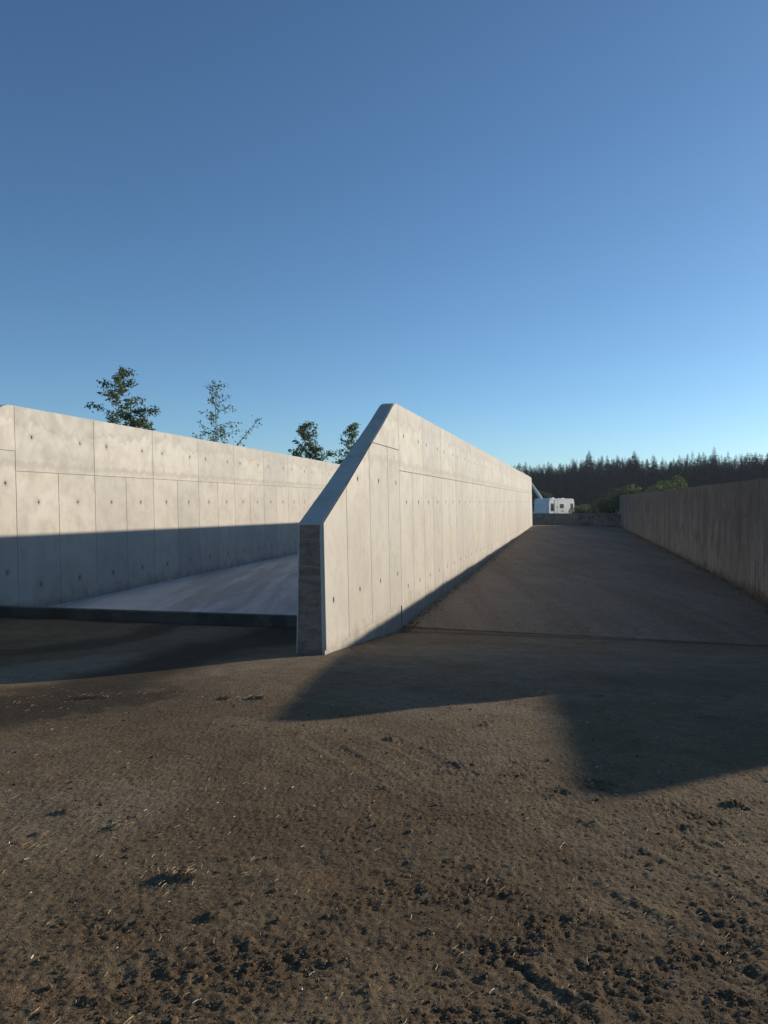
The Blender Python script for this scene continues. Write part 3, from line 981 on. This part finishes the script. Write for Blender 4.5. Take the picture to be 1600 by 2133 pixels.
SKY = [976, 970, 966, 962, 957, 948, 946, 946, 950, 948, 944, 944, 940, 940, 936]
def spruce(px_dir, Y, H, pi, label, sx=1.0):
    """stands in direction px_dir (focal 1660) at depth Y"""
    root = empty('spruce_tree', ((px_dir-800)/1660*Y, Y, .45), random.uniform(0, 6.28))
    tr, cr = protos[pi]
    k = H/15
    root.scale = (1.05*sx, 1.05*sx, k)
    a = bpy.data.objects.new('trunk', tr); b = bpy.data.objects.new('crown', cr)
    for o in (a, b): COL.objects.link(o); o.parent = root
    tag(root, label, 'tree', 'spruce forest edge')
    return root
def depth(px): return float(np.interp(px, [1000, 1640], [232, 176]))
special = [(1227, 938, 3, 'dark broad spruce standing out of the skyline above the caravan', 1.0), (1321, 938, 3, 'tall broad dark spruce with a ragged tip, tallest left of the big bush', .95), (1487, 929, 4, 'tallest narrow tipped spruce on the skyline above the right wall', .9),
           (1191, 954, 5, 'thin pointed spruce tip just left of the broad dark one on the skyline', .9), (1142, 960, 2, 'small pale pointed spruce tip above the end of the middle wall', .9)]
for px, ty, pi, lab, sx in special:
    Y = depth(px)+3
    spruce(px, Y, (1045-ty)*Y/1660+2.25, pi, lab, sx)
rows = [0, 4, 8, 12.5, 17, 22, 28]
for r_i, dr in enumerate(rows):
    px = 1028 + 9*(r_i % 3)
    while px < 1690:
        Y = depth(px) + dr + random.uniform(-1.5, 1.5)
        ty = float(np.interp(px, SKX, SKY))
        hgt = (1045-ty)*Y/1660 + 2.25
        fac = (random.uniform(.86, .985) if random.random() < .88 else random.uniform(.98, 1.05)) if r_i > 0 else random.uniform(.6, .92)
        spruce(px, Y, hgt*fac, random.choice((0, 0, 1, 2, 2, 3, 4, 5)), 'dark spruce in the dense forest edge behind the caravan and right wall', random.uniform(.85, 1.15))
        px += random.uniform(13, 23)

def bush(name, loc, blobs, n, leaf, mat, label, group, seed):
    rs = random.getstate(); random.seed(seed)
    root = empty(name, loc)
    tag(root, label, 'bush', group)
    cs = []; V, F = [], []
    tot = sum(b[3]*b[5] for b in blobs)
    for (bx, by, bz, rx, ry, rz_) in blobs:
        m = int(n*rx*rz_/tot)
        subs = [(random.gauss(0, .55), random.gauss(0, .55), random.gauss(.05, .5)) for _ in range(30)]
        for i in range(m):
            sx, sy, sz = random.choice(subs)
            q = Vector((sx+random.gauss(0, .2), sy+random.gauss(0, .2), sz+random.gauss(0, .2)))
            if q.length > 1.15: q *= 1.1/q.length
            cs.append((bx+q.x*rx, by+q.y*ry, max(.05, bz+q.z*rz_)))
        for sx, sy, sz in subs:
            tube(V, F, [(bx*.9, by, 0), (bx+sx*rx*.5, by+sy*ry*.5, bz*.6), (bx+sx*rx, by+sy*ry, max(.2, bz+sz*rz_))], [.05, .03, .008], 4)
    link('stems', mesh('stems', V, F), M['twig'], root)
    link('foliage', leaf_mesh('foliage', cs, leaf), mat, root)
    random.setstate(rs)
    return root
def at(px, Y, z=.45): return ((px-800)/1660*Y, Y, z)
gb = 'bushes beyond the silo'
bush('willow_bush', at(1408, 96), [(0, 0, 3.2, 1.5, 1.5, 1.9), (-.9, 0, 1.9, 1.3, 1.3, 1.5), (.8, 0, 2.0, 1.2, 1.2, 1.7)], 5200, .19, M['bush_leaf'], 'round topped light green bush rising above the right wall', gb, 1)
bush('willow_bush', at(1345, 98), [(0, 0, 2.75, 2.6, 1.6, 1.7), (2.2, 0, 2.9, 2.0, 1.5, 1.7), (-1.9, .3, 2.6, 1.9, 1.5, 1.6)], 8000, .19, M['bush_leaf'], 'long low light green bush left of the round topped one', gb, 2)
bush('willow_bush', at(1275, 101), [(0.2, 0, 2.2, 1.9, 1.6, 1.5), (1.7, 0, 2.4, 1.6, 1.5, 1.6), (-1.3, .3, 1.3, 1.3, 1.3, 1.2)], 5200, .19, M['bush_dark'], 'darker green bush by the far end of the right wall', gb, 3)
bush('willow_bush', at(1222, 112), [(0, 0, .85, 1.7, 1.3, .95), (-1.2, 0, .8, 1.1, 1.0, .9), (1.4, 0, .6, 1.1, 1.0, .8)], 4200, .16, M['bush_leaf'], 'low yellow green bush right of the caravan', gb, 4)
bush('willow_bush', at(1139, 128), [(0, 0, 2.2, 1.2, 1.0, 1.3)], 1800, .19, M['bush_dark'], 'small round bush showing above the caravan roof', gb, 5)
bush('willow_bush', at(1126, 130), [(0, 0, 2.4, 1.1, 1.0, 1.4)], 1600, .19, M['bush_dark'], 'small bush between the white boom and the caravan roof', gb, 6)

bush('willow_bush', at(1308, 99), [(0, 0, 2.5, 1.6, 1.4, 1.6), (.9, .3, 2.6, 1.3, 1.3, 1.6)], 3600, .17, M['bush_leaf'], 'light green bush between the darker bush and the long low one', gb, 9)

# ------------------------------------------------------------------ litter on the ground
def clods():
    V, F = [], []
    ico = bmesh.new(); bmesh.ops.create_icosphere(ico, subdivisions=1, radius=1)
    iv = [v.co.copy() for v in ico.verts]; ifc = [tuple(v.index for v in f.verts) for f in ico.faces]; ico.free()
    n = 0
    while n < 6000:
        y = 2.4 + 7.5*random.random()**1.7; x = random.uniform(-.52, .52)*y
        i = int(np.searchsorted(gx, x)); j = int(np.searchsorted(gy, y))
        if random.random() > .30 + .70*min(1, float(muck[j, i])): continue
        n += 1
        r = min(.015, .0022 + .0050*random.random()**1.5 + (.014*random.random() if random.random() < .05 else 0))
        z = float(Z[j, i]); b = len(V)
        sq = (random.uniform(.7, 1.4), random.uniform(.7, 1.4), random.uniform(.5, .9)); a = random.uniform(0, 6.28); ca, sa = math.cos(a), math.sin(a)
        for v in iv:
            q = r*random.uniform(.72, 1.25); px, py, pz = v.x*sq[0]*q, v.y*sq[1]*q, v.z*sq[2]*q
            V.append((x+px*ca-py*sa, y+px*sa+py*ca, z+pz+r*.25))
        F += [(b+f[0], b+f[1], b+f[2]) for f in ifc]
    return mesh('dirt_clods', V, F)
tag(link('dirt_clods', clods(), M['soil']), 'small dark dirt clods scattered over the foreground yard', 'dirt', kind='stuff')

def strands(n, lmin, lmax, wmin, wmax, ymin, ymax, p, fn=None):
    V, F = [], []
    for _ in range(n):
        y = ymin + (ymax-ymin)*random.random()**p; x = random.uniform(-.52, .52)*y
        if fn: x, y = fn()
        z = ground_z(x, y)+.004
        ln = random.uniform(lmin, lmax); w = random.uniform(wmin, wmax); a = random.gauss(.35, .8); tilt = random.gauss(.05, .14)
        dx, dy = math.cos(a), math.sin(a); b = len(V)
        kink = random.gauss(0, .25)
        p0 = Vector((x, y, z)); p1 = p0+Vector((dx, dy, abs(tilt)))*ln*.5; p2 = p1+Vector((math.cos(a+kink), math.sin(a+kink), -tilt*.5))*ln*.5
        sd_ = Vector((-dy, dx, 0))*w*.5; up = Vector((0, 0, w*.6))
        for q in (p0, p1, p2): V += [tuple(q-sd_), tuple(q+sd_), tuple(q+up)]
        for k in range(2):
            c = b+3*k
            F += [(c, c+3, c+5, c+2), (c+1, c+2, c+5, c+4), (c, c+1, c+4, c+3)]
    return V, F
N = 70000
fy = 2.35 + 8.2*RNG.random(N)**1.5; fx = (RNG.random(N)-.5)*1.04*fy
dry = wet[np.clip(np.searchsorted(gy, fy), 1, ny-1), np.clip(np.searchsorted(gx, fx), 1, nx-1)] < .35
fx = fx[dry]; fy = fy[dry]; N = len(fx)
fi = np.clip(np.searchsorted(gx, fx), 1, nx-1); fj = np.clip(np.searchsorted(gy, fy), 1, ny-1)
fz = Z[fj, fi]; fa = RNG.normal(.35, .9, N); fl = (.0022+.0085*RNG.random(N)**2.5)*(.6+.12*fy); fw = fl*(.25+.5*RNG.random(N)); fh = fl*(.12+.35*RNG.random(N))
ca, sa = np.cos(fa), np.sin(fa)
tv = np.zeros((N, 4, 3))
for q, (lx, ly, lz) in enumerate(((-1, -.6, -.2), (1, -.3, -.15), (-.1, 1, -.2), (.1, .1, 1))):
    jx = lx*fl*(.7+.6*RNG.random(N)); jy = ly*fw*(.7+.6*RNG.random(N))
    tv[:, q, 0] = fx + jx*ca - jy*sa; tv[:, q, 1] = fy + jx*sa + jy*ca; tv[:, q, 2] = fz + lz*fh
b0 = np.arange(N)*4
tf = np.stack([np.stack([b0+a_, b0+b_, b0+c_], 1) for a_, b_, c_ in ((0, 1, 3), (1, 2, 3), (2, 0, 3))], 1).reshape(-1, 3)
fm = bpy.data.meshes.new('dirt_flakes'); fm.vertices.add(N*4); fm.vertices.foreach_set('co', tv.astype(np.float32).reshape(-1))
fm.loops.add(len(tf)*3); fm.loops.foreach_set('vertex_index', tf.astype(np.int32).reshape(-1))
fm.polygons.add(len(tf)); fm.polygons.foreach_set('loop_start', (np.arange(len(tf))*3).astype(np.int32)); fm.update(calc_edges=True)
tag(link('dirt_flakes', fm, M['flake']), 'fine crumbs and chaff covering the dirt yard', 'dirt', kind='stuff')
V, F = strands(1600, .010, .05, .0012, .003, 2.5, 9.5, 1.5)
V2, F2 = [], []
for cx, cy, m, sp in ((-1.65, 8.31, 40, .13), (-1.29, 8.25, 50, .15), (-3.2, 8.6, 60, .35), (-1.52, 4.5, 26, .06), (-.98, 3.82, 60, .10), (-1.86, 4.18, 6, .02), (-4.1, 8.2, 60, .4)):
    a, b = strands(m, .02, .07, .0015, .0035, 0, 1, 1, lambda cx=cx, cy=cy, sp=sp: (random.gauss(cx, sp), random.gauss(cy, sp*.6)))
    o_ = len(V); V += a; F += [tuple(i+o_ for i in f) for f in b]
tag(link('straw_litter', mesh('straw_litter', V, F), M['straw']), 'loose straw and chaff scattered over the dirt yard', 'straw', kind='stuff')
V, F = strands(110, .010, .034, .003, .006, 2.5, 9, 1.4)
tag(link('pale_litter', mesh('pale_litter', V, F), M['chip']), 'pale bits of dry stalk strewn over the dirt', 'litter', kind='stuff')
V, F = [], []
def crumb(x, y, z, rr):
    b = len(V)
    for k_ in range(4):
        a = 1.571*k_+random.uniform(-.4, .4); V.append((x+math.cos(a)*rr*random.uniform(.6, 1.3), y+math.sin(a)*rr*random.uniform(.6, 1.3), z-.004))
    V.append((x, y, z+rr*random.uniform(.4, .9)))
    for k_ in range(4): F.append((b+k_, b+(k_+1) % 4, b+4))
for _ in range(3800):
    y = 15.5 + 40*random.random()**2.2
    xl = -.84 + .241*(y-11.6); xr = 4.71 + .2288*y
    k_ = random.random()
    x = xr - .03 - abs(random.gauss(0, .16)) if k_ < .5 else (xl + .08 + abs(random.gauss(0, .14)) if k_ < .72 else random.uniform(xl+.2, xr-.2))
    zl = np.interp(y, [16, 17, 20, 26, 63, 72], [.085, .10, .15, .20, .68, .72]); zr = np.interp(y, [13, 15, 18.5, 26, 70], [.085, .12, .33, .41, .56])
    z = lerp(zl, zr, min(max((x-xl)/(xr-xl), 0), 1)**1.4) + .004
    crumb(x, y, float(z), random.uniform(.006, .03)*(1 if k_ < .72 else .6))
tag(link('swept_dirt', mesh('swept_dirt', V, F), M['soil']), 'dirt crumbs gathered along the wall feet of the right lane', 'dirt', kind='stuff')
# concrete flakes along the foot of the middle wall
V, F = [], []
for _ in range(60):
    t = random.random()**.8*5.5; off = abs(random.gauss(.0, .22))+.01
    x = -.84+t*WD[0]+off*WD[1]; y = 11.6+t*WD[1]-off*WD[0]
    z = ground_z(x, y)+.002; r = random.uniform(.005, .011)+.016*random.random()**4; b = len(V); m = 6
    for lv in (0, r*.5):
        for k in range(m):
            a = 6.283*k/m; q = r*random.uniform(.5, 1.2)*(1 if lv == 0 else .8); V.append((x+math.cos(a)*q*1.3, y+math.sin(a)*q, z+lv*random.uniform(.4, 1)))
    F.append(tuple(b+m+k for k in range(m)))
    for k in range(m): F.append((b+k, b+(k+1) % m, b+m+(k+1) % m, b+m+k))
tag(link('concrete_flakes', mesh('concrete_flakes', V, F), plain('concrete_chip', (.40, .36, .30), .8, .3, var=.35, scale=7)), 'pale concrete flakes along the foot of the middle wall', 'rubble', kind='stuff')

# ------------------------------------------------------------------ air
bm = bmesh.new(); box_bm(bm, (-1900, -500, -3.0), (1900, 3700, 27.0))
hm = bpy.data.materials.new('thin_haze'); hm.use_nodes = True
hn = hm.node_tree.nodes; hn.clear()
ho = hn.new('ShaderNodeOutputMaterial'); hv = hn.new('ShaderNodeVolumePrincipled')
hv.inputs['Color'].default_value = (.80, .90, 1.0, 1); hv.inputs['Density'].default_value = .0003; hv.inputs['Anisotropy'].default_value = 0.0
hm.node_tree.links.new(hv.outputs[0], ho.inputs['Volume'])
tag(link('haze', bm_mesh(bm, 'haze'), hm), 'thin pale air haze over the whole place', 'haze', kind='stuff')
